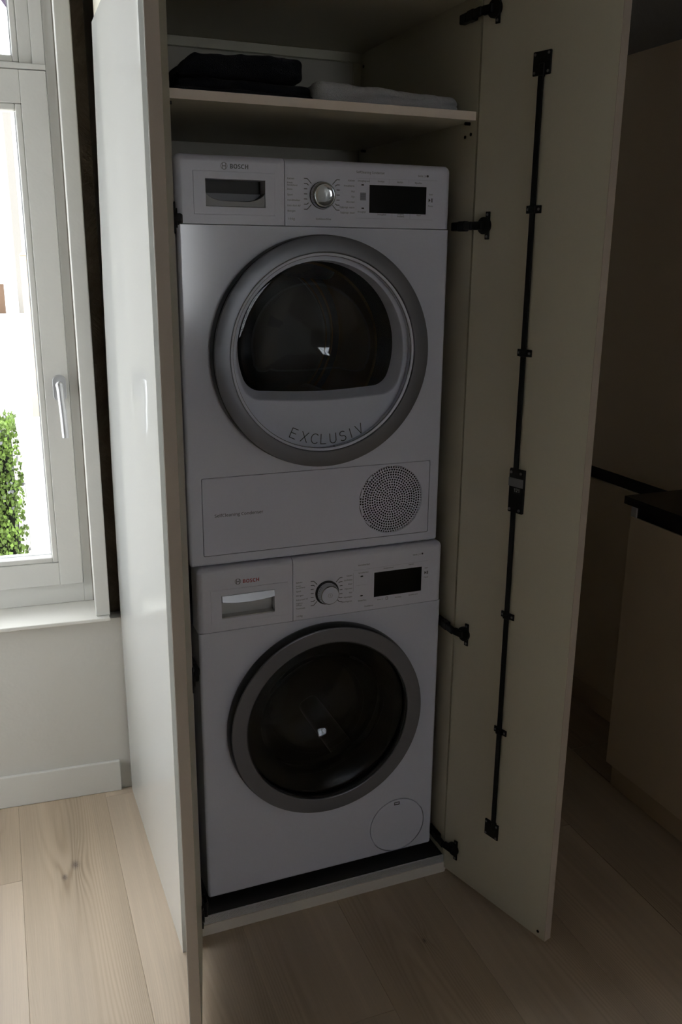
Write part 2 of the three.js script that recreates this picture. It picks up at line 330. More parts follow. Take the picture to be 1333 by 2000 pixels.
  for (let i = 0; i < 9; i++) part('fence_board', bb(-0.42 + i * 0.1, -0.325 + i * 0.1, 0.05, 1.93 + 0.02 * (i % 2), -0.01, 0.01, 0.002), S(0x5a4636, 0.85), cr);
  part('rail', bb(-0.43, 0.48, 0.4, 0.48, -0.05, -0.011, 0.002), S(0x4a3a2e, 0.85), cr); part('rail', bb(-0.43, 0.48, 1.6, 1.68, -0.05, -0.011, 0.002), S(0x4a3a2e, 0.85), cr);
  const gw = thing('garden_wall', 'low white garden wall in front of the brown fence outside', 'wall', [-1.2, -0.6, -5.75]);
  part('wall', bb(-1.2, 1.9, 0, 1.66, -0.08, 0.08, 0.004), S(0xefeeea, 0.85), gw); part('coping', bb(-1.22, 1.92, 1.66, 1.71, -0.11, 0.11, 0.008, 2), S(0xe6e4df, 0.8), gw);
  const tr = thing('tree', 'bare twiggy tree outside behind the upper window pane', 'tree', [0.16, -0.6, -5.4]);
  const trunk = []; const twig = [];
  const limb = (a, b, r, list) => { const v = new THREE.Vector3().subVectors(b, a), L = v.length(); const c = new THREE.CylinderGeometry(r * 0.6, r, L, 7).translate(0, L / 2, 0); c.applyQuaternion(new THREE.Quaternion().setFromUnitVectors(new THREE.Vector3(0, 1, 0), v.normalize())); list.push(c.translate(a.x, a.y, a.z)); };
  const V = (x, y, z) => new THREE.Vector3(x, y, z);
  limb(V(0, 0, 0), V(0.03, 4.1, 0), 0.06, trunk);
  for (let i = 0; i < 16; i++) {
    const y = 3.42 + 0.04 * i, a = i * 2.4, p = V(0.02, y, 0), e = V(0.02 + 0.5 * Math.cos(a) * (1 - i / 40), y + 0.6 + 0.4 * rnd(), 0.5 * Math.sin(a)); limb(p, e, 0.018, twig);
    for (let j = 0; j < 5; j++) { const s = p.clone().lerp(e, 0.35 + 0.15 * j); limb(s, s.clone().add(V(0.35 * (rnd() - 0.5), 0.25 + 0.35 * rnd(), 0.35 * (rnd() - 0.5))), 0.007, twig); }
  }
  part('trunk', trunk, S(0x3a3038, 0.9), tr); part('branches', twig, S(0x3a3040, 0.9), tr);
}
// ---------------------------------------------------------------- tall cabinet
const IN0 = -0.0275, IN1 = 0.618, CT = 2.60;
const cab = thing('tall_cabinet', 'tall white built-in cabinet with both doors open around the stacked machines', 'cabinet');
{
  // glossy finishing panel, scribed to the uneven old wall
  const s = new THREE.Shape(); const bk = [[-0.637, 0], [-0.652, 0.55], [-0.644, 1.0], [-0.6, 1.45], [-0.550, 1.79], [-0.512, 2.063], [-0.35, 2.0715], [-0.33, CT]];
  s.moveTo(0.0745, 0); s.lineTo(0.0745, CT); for (const [z, y] of [...bk].reverse()) s.lineTo(z, y); s.closePath();
  const g = new THREE.ExtrudeGeometry(s, { depth: 0.0165, bevelEnabled: true, bevelSize: 0.0008, bevelOffset: -0.0008, bevelThickness: 0.0008, bevelSegments: 1 }).rotateY(-Math.PI / 2);
  g.translate(-0.0645, 0, 0);
  part('finishing_panel', g, M.gloss, cab, 'glossy white outer side panel facing the window');
  part('side_panel', bb(-0.0637, IN0, 0, CT, -0.60, 0.0385), M.melamine, cab);
  part('side_panel', bb(IN1, 0.636, 0, CT, -0.60, 0.034), M.melamine, cab);
  part('back_panel', bb(IN0, IN1, 0.05, CT - 0.02, -0.60, -0.592), S(0xbfbcb2, 0.6), cab);
  part('hanging_rail', [bb(IN0 + 0.001, IN1 - 0.001, 2.045, 2.067, -0.5915, -0.576, 0.001), bb(IN1 - 0.022, IN1 - 0.001, 1.8475, 2.0445, -0.5915, -0.584, 0.001)], M.melamine, cab);
  part('upper_shelf', bb(IN0, IN1, 2.0675, 2.0855, -0.5915, 0.02), M.melamine, cab);
  part('top_panel', bb(IN0, IN1, CT - 0.018, CT, -0.60, 0.034), M.melamine, cab);
  const sh = part('shelf', bb(IN0 + 0.001, IN1 - 0.001, 1.830, 1.8472, -0.5915, 0.029), M.melamine, cab);
  part('edging', bb(IN0 + 0.001, IN1 - 0.001, 1.830, 1.8472, 0.0291, 0.031, 0.0006), M.edging, sh, 'beige front edging of the shelf');
  for (const z of [0.005, -0.55]) for (const x of [IN0 + 0.006, IN1 - 0.006]) part('shelf_pin', new THREE.CylinderGeometry(0.0032, 0.0032, 0.012, 12).rotateZ(Math.PI / 2).translate(x, 1.8262, z), M.blackMetal, cab);
  for (const [y, z] of [[1.805, 0.012], [1.802, -0.012], [2.035, -0.57]]) part('pin_hole', new THREE.CylinderGeometry(0.0034, 0.0034, 0.002, 12).rotateZ(Math.PI / 2).translate(IN1 - 0.0008, y, z), M.black, cab);
  part('base_board', bb(IN0, IN1, 0.030, 0.048, -0.5915, 0.030), M.darkBase, cab, 'dark board the washing machine stands on');
  part('plinth', bb(IN0, IN1 + 0.004, 0.0, 0.0285, -0.0, 0.042, 0.001), M.plinth, cab, 'low white plinth under the perforated strip');
  // perforated ventilation strip
  const holes = (x0, x1) => {
    const q = new THREE.Shape([[x0, 0.029], [x1, 0.029], [x1, 0.0495], [x0, 0.0495]].map((p) => new THREE.Vector2(...p)));
    const pitch = (x1 - x0) / 18;
    for (let j = 0; j < 5; j++) for (let i = 0; i < 18; i++) { const h = new THREE.Path(); h.absarc(x0 + pitch * (i + 0.27 + 0.48 * (j % 2)), 0.0322 + j * 0.0035, 0.00105, 0, TAU, true); q.holes.push(h); }
    return new THREE.ExtrudeGeometry(q, { depth: 0.0012, bevelEnabled: false, curveSegments: 3 });
  };
  const strips = []; for (let k = 0; k < 10; k++) { const w = (IN1 - IN0 - 0.001) / 10; strips.push(holes(IN0 + 0.0005 + k * w, IN0 + 0.0005 + (k + 1) * w)); }
  strips.push(bb(IN0 + 0.0005, IN1 - 0.0005, 0.0483, 0.0497, -0.003, 0.0, 0).translate(0, 0, 0));
  const vs = merged(strips); vs.translate(0, 0, 0.0375);
  part('ventilation_strip', vs, M.alu, cab, 'perforated aluminium strip along the bottom edge');
  // strike plates on the front edge of the left side
  for (const [y0, y1] of [[1.655, 1.70], [0.93, 1.065], [0.66, 0.70], [0.33, 0.36]]) part('strike_plate', bb(-0.0345, -0.0285, y0, y1, 0.0386, 0.0402, 0.0005), M.blackMetal, cab);
  part('metal_channel', bb(-0.0300, -0.0280, 1.565, 1.652, 0.0386, 0.0400, 0.0004), M.alu, cab);
}
// doors: local axes along s (hinge -> free edge), y up, n = inner face normal
const HINGES = [2.03, 1.620, 0.690, 0.092];
function hingeGeo() {
  const cup = new THREE.Shape(); cup.absarc(0, 0, 0.0175, 0, TAU);
  return [bb(0.036, 0.0475, -0.028, 0.028, 0, 0.0035, 0.001), new THREE.CylinderGeometry(0.0175, 0.0175, 0.006, 32).rotateX(Math.PI / 2).translate(0.0335, 0, 0.003),
    bb(0.006, 0.034, -0.0085, 0.0085, 0.003, 0.014, 0.003, 2)];
}
function makeDoor(name, hx, hz, ang, side, rod) {
  const d = node(name, cab, [hx, 0, hz]);
  // side +1: right door, inner face towards local +z; side -1: left door, inner face towards local -z; local x runs from hinge to free edge
  d.rotation.y = side > 0 ? -(Math.PI / 2 - ang) : -(Math.PI / 2 + ang);
  const W = 0.336;
  const y0 = side > 0 ? 0.016 : 0.036, y1 = 2.58, t = 0.0215;
  const z0 = side > 0 ? -t : 0, z1 = side > 0 ? 0 : t, inn = side > 0 ? 1 : -1;
  part('leaf', bb(0, W, y0, y1, z0, z1, 0.0009), M.melamine, d);
  part('edging', bb(W + 0.0001, W + 0.0016, y0, y1, z0, z1, 0.0006), M.doorEdge, d, 'pale edge band of the door');
  part('outer_face', bb(0.0005, W - 0.0005, y0 + 0.0005, y1 - 0.0005, side > 0 ? -t - 0.0012 : t + 0.0001, side > 0 ? -t - 0.0001 : t + 0.0012, 0.0004), M.gloss, d, 'glossy white outer face');
  const flip = (g) => { if (inn < 0) { g.rotateX(Math.PI); } return g; };
  for (const y of HINGES) { const g = flip(merged(hingeGeo())); g.translate(0, y, inn * 0.0002); part('hinge', g, M.blackMetal, d); for (const k of [-1, 1]) part('screw', cylZ(0.0028, 0, 0.001, 0.0418, y + k * 0.022, 12).translate(0, 0, inn > 0 ? 0.0036 : -0.0046), M.screw, d); }
  if (rod) {
    const on = (g) => flip(g);                                      // build with z = height above the inner face, then flip over y
    const put = (name, list, y, mat, label) => { const g = merged(list); if (inn < 0) g.rotateX(Math.PI); g.translate(0, y, inn * 0.0001); return part(name, g, mat, d, label); };
    const cx = 0.1645;
    put('locking_rod', [bb(cx - 0.0062, cx + 0.0062, -0.825, 0.825, 0.003, 0.0075, 0.001)], 1.0655, M.blackMetal, 'black steel locking rod running down the door');
    put('corner_plate', [bb(cx - 0.0235, cx + 0.0205, -0.0215, 0.0215, 0, 0.0045, 0.002, 2), bb(cx - 0.0065, cx + 0.0065, -0.025, 0.0, 0, 0.0065, 0.002)], 1.9130, M.blackMetal);
    put('corner_plate', [bb(cx - 0.0285, cx + 0.0145, -0.0215, 0.0215, 0, 0.0045, 0.002, 2), bb(cx - 0.0065, cx + 0.0065, 0.0, 0.025, 0, 0.0065, 0.002)], 0.2195, M.blackMetal);
    for (const y of [1.648, 1.3655, 0.780, 0.4895]) { put('rod_guide', [bb(cx - 0.0190, cx + 0.0190, -0.0075, 0.0075, 0, 0.0030, 0.001), bb(cx - 0.0085, cx + 0.0085, -0.0075, 0.0075, 0, 0.0098, 0.002)], y, M.blackMetal); for (const k of [-1, 1]) put('screw', [cylZ(0.0027, 0.003, 0.0042, cx + k * 0.0135, 0, 12)], y, M.screw); }
    put('lock_case', [bb(cx - 0.0150, cx + 0.0250, -0.0485, 0.0485, 0, 0.0075, 0.0015, 2), bb(cx - 0.0145, cx + 0.0245, 0.016, 0.046, 0.0074, 0.0086, 0.0008)], 1.0713, M.blackMetal, 'black lock case halfway up the rod');
    for (const [sx, y] of [[-0.009, 1.112], [0.0175, 1.112], [-0.009, 1.030], [0.0175, 1.030]]) put('screw', [cylZ(0.003, 0.0074, 0.0100, cx + sx, 0, 12)], y, M.screw);
    put('tape_strip', [bb(cx - 0.0154, cx + 0.0254, -0.0095, 0.0095, 0.0087, 0.0092, 0.0002)], 1.0905, M.tape, 'strip of silver tape round the lock case');
    const lbl = canvasTex(128, 96, (c) => { c.fillStyle = '#0d0e10'; c.fillRect(0, 0, 128, 96); c.fillStyle = '#b8babd'; c.font = 'bold 62px sans-serif'; c.textAlign = 'center'; c.fillText('121', 64, 70); });
    const tag = new THREE.PlaneGeometry(0.022, 0.0165); if (inn < 0) tag.rotateY(Math.PI); tag.translate(cx + 0.008, 1.0735, inn * 0.00775); part('label', tag, S(0xffffff, 0.5, 0, { map: lbl }), d, 'small printed label on the lock case');
    for (const [sx, y] of [[-0.018, 1.929], [0.0155, 1.929], [-0.018, 1.897], [0.0155, 1.897], [-0.023, 0.235], [0.0095, 0.235], [-0.023, 0.204], [0.0095, 0.204]]) put('screw', [cylZ(0.0027, 0.0045, 0.0058, cx + sx, 0, 12)], y, M.screw);
    put('plug', [cylZ(0.0035, 0, 0.0012, W - 0.019, 0, 16)], 0.032, M.black, 'small black plug in the lower corner');
  }
  return d;
}
makeDoor('door', 0.6172, 0.0423, 0.2761, 1, true);
makeDoor('door', -0.0265, 0.0445, 0.2370, -1, false);
// hinge arms fixed to the inner side walls
for (const y of HINGES) {
  const arm = [[-0.033, -0.004, 0.0092], [-0.004, 0.022, 0.0105], [0.022, 0.052, 0.0085]];
  part('hinge_arm', arm.map(([a, b, h]) => bb(IN1 - 0.0155, IN1 - (b > 0.03 ? 0.0060 : 0.0005), y - h, y + h, a + 0.0002, b, 0.0025, 2)), M.blackMetal, cab);
  part('hinge_arm', arm.map(([a, b, h]) => bb(IN0 + (b > 0.03 ? 0.0060 : 0.0005), IN0 + 0.0155, y - h, y + h, a + 0.0002, b, 0.0025, 2)), M.blackMetal, cab);
}
// ---------------------------------------------------------------- machines
const MW = 0.598, PS = 2600, PH = 0.15;                             // canvas scale: pixels per metre
function panelCanvas(bg, draw) {
  return canvasTex(Math.round(MW * PS), Math.round(PH * PS), (c) => {
    c.fillStyle = bg; c.fillRect(0, 0, 2000, 1000);
    const Y = (y) => (PH - y) * PS, X = (x) => x * PS;
    const text = (s, x, y, mm, align = 'left', color = '#3a3a3f', weight = '') => { c.fillStyle = color; c.font = `${weight} ${mm * 0.001 * PS * 1.38}px sans-serif`; c.textAlign = align; c.textBaseline = 'middle'; c.fillText(s, X(x), Y(y)); };
    const line = (pts, w = 0.7, color = '#3a3a3f') => { c.strokeStyle = color; c.lineWidth = w * 0.001 * PS; c.lineCap = 'round'; c.lineJoin = 'round'; c.beginPath(); pts.forEach((p, i) => (i ? c.lineTo : c.moveTo).call(c, X(p[0]), Y(p[1]))); c.stroke(); };
    const logo = (x, y, r, color) => { c.strokeStyle = color; c.lineWidth = 0.0009 * PS; c.beginPath(); c.arc(X(x), Y(y), r * PS, 0, 6.2832); c.stroke(); line([[x - r * 0.5, y + r * 0.75], [x - r * 0.5, y - r * 0.75]], 1.0, color); line([[x + r * 0.5, y + r * 0.75], [x + r * 0.5, y - r * 0.75]], 1.0, color); line([[x - r * 0.5, y], [x + r * 0.5, y]], 1.3, color); };
    draw({ c, X, Y, text, line, logo });
  });
}
// programme marks either side of a knob
function marks(line, cx, cy, dark) {
  for (let i = 0; i < 7; i++) {
    const y = cy + 0.0295 - i * 0.00985, e = Math.max(0, Math.abs(i - 3) - 1), up = i < 3 ? -1 : 1;
    for (const s of [-1, 1]) {
      const x0 = cx + s * 0.0385, x1 = cx + s * 0.0325;
      const pts = [[x0, y], [x1, y]];
      if (e === 1) pts.push([cx + s * 0.0295, y + up * 0.0025]);
      if (e === 2) pts.push([cx + s * 0.0300, y + up * 0.002], [cx + s * 0.0235, y + up * 0.009]);
      line(pts, 1.25, dark);
    }
  }
}
const BODYBG = '#eeeeF2';
const dryPrint = panelCanvas('#ededf1', ({ c, X, Y, text, line, logo }) => {
  const b = 0.0007;                                                 // panel canvas bottom is y = seam
  logo(0.0968, 0.1085, 0.0062, '#55565b'); text('BOSCH', 0.1078, 0.1083, 8.6, 'left', '#3d3e43', 'bold');
  const L = [['Katoen'], ['Kreuk-', 'herstellend'], ['Dons'], ['Sport'], ['Handdoeken'], ['Extra kort 40\''], ['Mengen']];
  const cy = 0.0605;
  L.forEach((t, i) => { const y = cy + 0.0305 - i * 0.0103; if (t.length > 1) { text(t[0], 0.2262, y + 0.002, 3.1); text(t[1], 0.2262, y - 0.0026, 3.1); } else text(t[0], 0.2262, y, 3.5); });
  const R = ['\u25EF Katoen', 'Kreukherst.', 'Wol', 'Fijn', 'Mix start', 'Tijdprogr. warm', 'Tijdprogr. koud'];
  R.forEach((t, i) => text(t, 0.3735, cy + 0.0310 - i * 0.0105, 3.4, 'right'));
  marks(line, 0.3010, cy + 0.002, '#1d1d20');
  text('1-9 kg', 0.2270, 0.0135, 4.0); text('EcoSilence Drive', 0.2880, 0.0145, 3.3);
  text('SelfCleaning Condenser', 0.3765, 0.1090, 4.4);
  line([[0.3765, 0.0965], [0.565, 0.0985]], 0.35, '#b6b6bb'); line([[0.3765, 0.0185], [0.556, 0.0185]], 0.35, '#b6b6bb');
  line([[0.3765, 0.092], [0.3765, 0.022]], 0.35, '#c2c2c6');
  text('Droogtegraad', 0.3800, 0.0920, 3.2); text('Eindtijd', 0.4330, 0.0925, 3.2, 'center'); text('Wolfijn', 0.4770, 0.0925, 3.2, 'center'); text('Bijvullen', 0.5200, 0.0925, 3.2, 'center');
  for (const x of [0.4065, 0.4520, 0.4975]) line([[x, 0.0975], [x, 0.0885]], 0.35, '#9a9aa0');
  c.fillStyle = '#1b1b1e'; c.fillRect(X(0.3885), Y(0.0855), 0.0055 * PS, 0.0026 * PS); c.fillRect(X(0.3895), Y(0.0395), 0.0055 * PS, 0.0026 * PS);
  c.fillStyle = '#8c8c91'; c.fillRect(X(0.3860), Y(0.0690), 0.0130 * PS, 0.0150 * PS);
  c.strokeStyle = '#6f6f75'; c.lineWidth = 2; for (let k = 1; k < 4; k++) { c.beginPath(); c.moveTo(X(0.3872), Y(0.0690 - k * 0.0037)); c.lineTo(X(0.3978), Y(0.0690 - k * 0.0037)); c.stroke(); }
  text('Droogtijd', 0.3805, 0.0315, 3.2); text('Droogdoel', 0.4360, 0.0270, 3.2, 'center'); text('Strijkvrij', 0.4800, 0.0285, 3.0, 'center'); text('Kreukvrij', 0.4800, 0.0240, 3.0, 'center'); text('Klaar', 0.5230, 0.0275, 3.2, 'center');
  for (const x of [0.4600, 0.5020]) line([[x, 0.0310], [x, 0.0200]], 0.35, '#9a9aa0');
  text('Start', 0.5505, 0.0705, 3.2, 'center'); text('Pauze', 0.5505, 0.0470, 3.2, 'center');
  c.fillStyle = '#2a2a2e'; c.beginPath(); c.moveTo(X(0.5455), Y(0.0625)); c.lineTo(X(0.5455), Y(0.0545)); c.lineTo(X(0.5500), Y(0.0585)); c.fill(); c.fillRect(X(0.5512), Y(0.0625), 0.0014 * PS, 0.008 * PS); c.fillRect(X(0.5535), Y(0.0625), 0.0014 * PS, 0.008 * PS);
  text('Serie | 8', 0.5185, 0.1065, 3.8); c.fillStyle = '#3a3a3f'; c.beginPath(); c.arc(X(0.5415), Y(0.1068), 0.0023 * PS, 0, 6.2832); c.fill();
});
const washPrint = panelCanvas('#ececef', ({ c, X, Y, text, line, logo }) => {
  logo(0.0910, 0.1120, 0.0062, '#3c3d42'); text('BOSCH', 0.1015, 0.1112, 8.6, 'left', '#a01c24', 'bold');
  const cy = 0.0575;
  const L = [['Katoen'], ['Kreuk-', 'herstellend'], ['Sport'], ['Mengen'], ['Extra kort 15\''], ['Hygi\u00EBne', 'allergie'], ['Trommelr.']];
  L.forEach((t, i) => { const y = cy + 0.0335 - i * 0.0105; if (t.length > 1) { text(t[0], 0.2262, y + 0.002, 3.1); text(t[1], 0.2262, y - 0.0026, 3.1); } else text(t[0], 0.2262, y, 3.5); });
  const R = ['\u25EF Katoen', 'Synthetica', 'Kleur', 'Fijne was', 'Wol', 'Afpompen', 'Centrifugeren'];
  R.forEach((t, i) => text(t, 0.3640, cy + 0.0345 - i * 0.0105, 3.3, 'right'));
  marks(line, 0.3005, cy + 0.003, '#1d1d20');
  line([[0.3665, 0.0965], [0.3665, 0.052]], 0.45, '#8d8d92');
  line([[0.3665, 0.1025], [0.5600, 0.1050]], 0.35, '#a9a9ae');
  line([[0.3740, 0.065], [0.404, 0.065]], 0.35, '#a9a9ae');
  text('1-8 kg', 0.2265, 0.0090, 4.0); text('VarioPerfect', 0.3780, 0.1140, 4.0); text('EcoSilence', 0.3960, 0.0105, 3.4); text('SpeedPerfect', 0.3790, 0.0955, 3.2); text('WaterPlus', 0.3790, 0.0260, 3.4);
  c.fillStyle = '#1b1b1e'; for (const y of [0.0865, 0.0385]) { c.beginPath(); c.ellipse(X(0.3880), Y(y), 0.0036 * PS, 0.0018 * PS, 0, 0, 6.2832); c.fill(); }
  text('Temperatuur', 0.4560, 0.0995, 3.2, 'center'); text('Toeren', 0.5150, 0.1010, 3.2, 'center');
  text('Klaar in', 0.4360, 0.0230, 3.2, 'center'); text('Voorwas', 0.4830, 0.0225, 3.2, 'center'); text('Spoelen plus', 0.5230, 0.0235, 3.2, 'center');
  c.strokeStyle = '#4a4a50'; c.lineWidth = 2.4; c.strokeRect(X(0.4510), Y(0.0265), 0.005 * PS, 0.006 * PS);
  text('Start', 0.5560, 0.0870, 3.2, 'center'); text('Pauze', 0.5560, 0.0635, 3.2, 'center');
  c.fillStyle = '#2a2a2e'; c.beginPath(); c.moveTo(X(0.5515), Y(0.0790)); c.lineTo(X(0.5515), Y(0.0710)); c.lineTo(X(0.5560), Y(0.0750)); c.fill(); c.fillRect(X(0.5572), Y(0.0790), 0.0014 * PS, 0.008 * PS); c.fillRect(X(0.5595), Y(0.0790), 0.0014 * PS, 0.008 * PS);
  text('Serie | 8', 0.5190, 0.1235, 3.8); c.fillStyle = '#3a3a3f'; c.beginPath(); c.arc(X(0.5440), Y(0.1240), 0.0023 * PS, 0, 6.2832); c.fill();
});
const dryMat = P(0xf1f2ff, 0.3, { map: dryPrint }), washMat = P(0xf2f2fe, 0.3, { map: washPrint });
const SEAM = 0.2185;
// the upper control band of a machine: split in a drawer front and a fascia, edges rounded
function bandPiece(x0, x1, y0, y1, cuts, extra = []) {
  let g = csg(bb(0, MW, y0 - 0.08, y1, -0.30, 0.0, 0.013, 4), INTERSECTION, bb(x0, x1, y0, y1 + 0.02, -0.055, 0.02, 0));
  for (const e of extra) g = csg(g, ADDITION, e);
  if (cuts.length) g = csg(g, SUBTRACTION, ...cuts);
  return planarUV(g, 0, MW, y0, PH);
}
function machineShell(T, y0, y1, cuts) {
  let g = csg(bb(0.0, MW, 0, y1 + 0.04, -0.56, 0.0, 0.007, 3), SUBTRACTION, bb(-0.1, MW + 0.1, y1, y1 + 0.2, -1, 0.2, 0), ...cuts);
  return part('body', metreUV(g), M.steelBody, T);
}
const dShape = (k, dy = 0) => {                                      // outline of the dryer's window: an arch with a flat foot, scaled by k
  const pts = []; const r = 0.178, cx = 0.299, cy = 0.462, foot = -0.0885, rc = 0.042;
  // corner circles sit inside the arch and on the foot
  const yc = foot + rc, xc = Math.sqrt((r - rc) ** 2 - yc * yc), a0 = Math.atan2(yc, xc);
  for (let i = 0; i <= 60; i++) { const a = a0 + (Math.PI - 2 * a0) * i / 60; pts.push([r * Math.cos(a), r * Math.sin(a)]); }
  for (let i = 1; i <= 12; i++) { const a = (Math.PI - a0) + (Math.PI * 1.5 - (Math.PI - a0)) * i / 12; pts.push([-xc + rc * Math.cos(a), yc + rc * Math.sin(a)]); }
  for (let i = 1; i < 10; i++) { const t = i / 10; pts.push([-xc + 2 * xc * t, foot - 0.006 * Math.sin(Math.PI * t)]); }
  for (let i = 0; i < 12; i++) { const a = -Math.PI / 2 + (a0 + Math.PI / 2) * i / 12; pts.push([xc + rc * Math.cos(a), yc + rc * Math.sin(a)]); }
  return pts.map(([x, y]) => [cx + x * k, cy + dy + y * k]);
};
function loft(rings, cap) {                                          // rings: [[x, y] ...] with a z each; smooth skin, optional flat end
  const pos = [], idx = [], n = rings[0][0].length;
  for (const [pts, z] of rings) for (const [x, y] of pts) pos.push(x, y, z);
  for (let k = 0; k < rings.length - 1; k++) for (let i = 0; i < n; i++) { const a = k * n + i, b = k * n + (i + 1) % n, c = a + n, d = b + n; idx.push(a, c, b, b, c, d); }
  if (cap) { const base = (rings.length - 1) * n, z = rings.at(-1)[1], c = rings.at(-1)[0].reduce((s, p) => [s[0] + p[0] / n, s[1] + p[1] / n], [0, 0]); pos.push(c[0], c[1], z + cap); const m = pos.length / 3 - 1; for (let i = 0; i < n; i++) idx.push(base + i, m, base + (i + 1) % n); }
  const g = new THREE.BufferGeometry(); g.setAttribute('position', new THREE.Float32BufferAttribute(pos, 3)); g.setIndex(idx); g.computeVertexNormals();
  g.setAttribute('uv', new THREE.BufferAttribute(new Float32Array(pos.length / 3 * 2), 2)); return g;
}
const arcRing = (r, z0, z1, w, x, y) => latheZ([[r - w, z0], [r - w, z1], [r, z1], [r, z0]], x, y);
function feet(T) { for (const x of [0.05, MW - 0.05]) for (const z of [-0.05, -0.51]) part('foot', new THREE.CylinderGeometry(0.021, 0.024, 0.0178, 24).translate(x, -0.0089, z), M.rubber, T); }

// --- washing machine
const washer = thing('washing_machine', 'white front-loading washing machine with dark glass door, under the dryer', 'washing machine', [0, 0.066, 0]);
{
  const T = washer, y0 = 0.6878, y1 = 0.8365, cx = 0.299, cy = 0.430;
  machineShell(T, 0, 0.6868, [cylZ(0.196, -0.10, 0.1, cx, cy, 96), cylZ(0.245, -0.45, -0.0999, cx, cy, 96), cylZ(0.0768, -0.006, 0.1, 0.4985, 0.0795, 72)]);
  feet(T);
  // detergent drawer with recessed grip
  const rec = bb(0.0530, 0.1750, y0 + 0.0290, y0 + 0.0830, -0.022, 0.05, 0);
  const dw = part('detergent_drawer', bandPiece(0.0, SEAM - 0.0006, y0, y1, [rec], [bb(0.0290, 0.2070, y0 + 0.0180, y0 + 0.0970, -0.01, 0.0008, 0.0008)]), washMat, T);
  part('recess', [bb(0.0525, 0.1755, y0 + 0.0285, y0 + 0.0835, -0.0235, -0.0215, 0), bb(0.0531, 0.1749, y0 + 0.0291, y0 + 0.031, -0.0214, -0.001, 0)], S(0xc4c4c4, 0.4), dw, 'grey grip recess');
  { // grip: a bar whose lower edge bows down
    const s = new THREE.Shape(); s.moveTo(0.0531, 0.0815); s.lineTo(0.1749, 0.0815); s.lineTo(0.1749, 0.0660); s.quadraticCurveTo(0.114, 0.0560, 0.0531, 0.0660); s.closePath();
    const g = new THREE.ExtrudeGeometry(s, { depth: 0.012, bevelEnabled: true, bevelSize: 0.0012, bevelOffset: -0.0012, bevelThickness: 0.003, bevelSegments: 3, curveSegments: 24 }).translate(-0.114, -0.071, -0.006).rotateX(-0.30).translate(0.114, y0 + 0.071, -0.0030);
    part('grip', g, M.silverHandle, dw, 'bright silver grip bar');
  }
  const fascia = part('control_panel', bandPiece(SEAM + 0.0006, MW, y0, y1, []), washMat, T);
  part('display', bb(0.4195, 0.5435, y0 + 0.0305, y0 + 0.0915, -0.004, 0.0006, 0.0005), M.display, fascia, 'black unlit display');
  const kx = 0.3010, ky = y0 + 0.0585;
  part('knob_ring', latheZ([[0.0, 0.0004], [0.0285, 0.0004], [0.0290, 0.0015], [0.0270, 0.003], [0.0, 0.003]], kx, ky, 64), M.darkRim, fascia);
  const kn = part('knob', latheZ([[0.0255, 0.003], [0.0250, 0.010], [0.0225, 0.0200], [0.0215, 0.0216], [0.0205, 0.0220]], kx, ky, 64), M.chrome, fascia, 'round programme knob');
  part('knob_cap', latheZ([[0.0, 0.0216], [0.0200, 0.0218], [0.0206, 0.0219]].reverse(), kx, ky, 64), M.plastic, fascia, 'pale cap of the knob');
  part('knob_mark', [latheZ([[0.0046, 0.0219], [0.0046, 0.0222], [0.0052, 0.0222], [0.0052, 0.0219]], kx, ky, 40), bb(kx - 0.0004, kx + 0.0004, ky - 0.0025, ky + 0.0025, 0.0217, 0.0222, 0)], M.greyPlastic, fascia);
  // door
  const D = node('door', T, [0, 0, 0]);
  part('rim', latheZ([[0.2000, 0.0004], [0.2425, 0.0004], [0.2430, 0.006], [0.2420, 0.018], [0.2385, 0.0255], [0.2340, 0.0275], [0.200, 0.0275]], cx, cy), M.darkRim, D, 'dark outer rim of the door');
  part('trim_ring', latheZ([[0.2350, 0.0276], [0.2390, 0.0278], [0.2392, 0.0305], [0.2384, 0.0318], [0.2370, 0.0323], [0.2050, 0.0310], [0.2034, 0.0302], [0.2025, 0.0270], [0.2025, 0.0100]], cx, cy, 160, 0.35), M.silver, D, 'wide silver trim ring');
  part('outer_glass', latheZ([[0.2022, 0.0175], [0.195, 0.0195], [0.15, 0.0235], [0.08, 0.0258], [0.0, 0.0265]], cx, cy), M.smoked, D, 'dark tinted outer glass');
  part('inner_ring', latheZ([[0.2010, 0.0060], [0.1900, 0.0070], [0.1650, -0.008], [0.1580, -0.012], [0.1560, -0.030]], cx, cy), M.black, D);
  const dish = [[0.1570, -0.005], [0.1530, -0.014], [0.1470, -0.030], [0.1420, -0.050], [0.1360, -0.068], [0.1270, -0.083]];
  for (let i = 0; i <= 16; i++) { const r = 0.116 * (1 - i / 16); dish.push([r, -0.120 + r * r / 0.56]); }
  part('bowl', latheZ(dish, cx, cy - 0.004), M.washBowl, D, 'clear glass bowl of the door');
  part('gasket', latheZ([[0.1950, -0.002], [0.1700, -0.030], [0.1620, -0.050], [0.1690, -0.072], [0.1850, -0.078], [0.1950, -0.090]], cx, cy), M.rubber, T);
  part('drum', latheZ([[0.170, -0.095], [0.2380, -0.105], [0.2400, -0.115], [0.2400, -0.405], [0.2300, -0.42], [0.06, -0.43], [0.0, -0.42]], cx, cy, 96), M.darkDrum, T, 'steel drum behind the glass');
  for (let k = 0; k < 3; k++) { const a = 0.5 + k * 2.0944; part('drum_paddle', bb(-0.03, 0.03, -0.2385, -0.175, -0.39, -0.13, 0.02, 3).rotateZ(a).translate(cx, cy, 0), M.darkDrum, T); }
  // drain filter flap
  const fl = part('filter_flap', latheZ([[0.0, 0.0004], [0.0735, 0.0003], [0.0748, -0.0007], [0.0750, -0.005]].reverse(), 0.4985, 0.0795, 96), M.plastic, T, 'round drain filter flap');
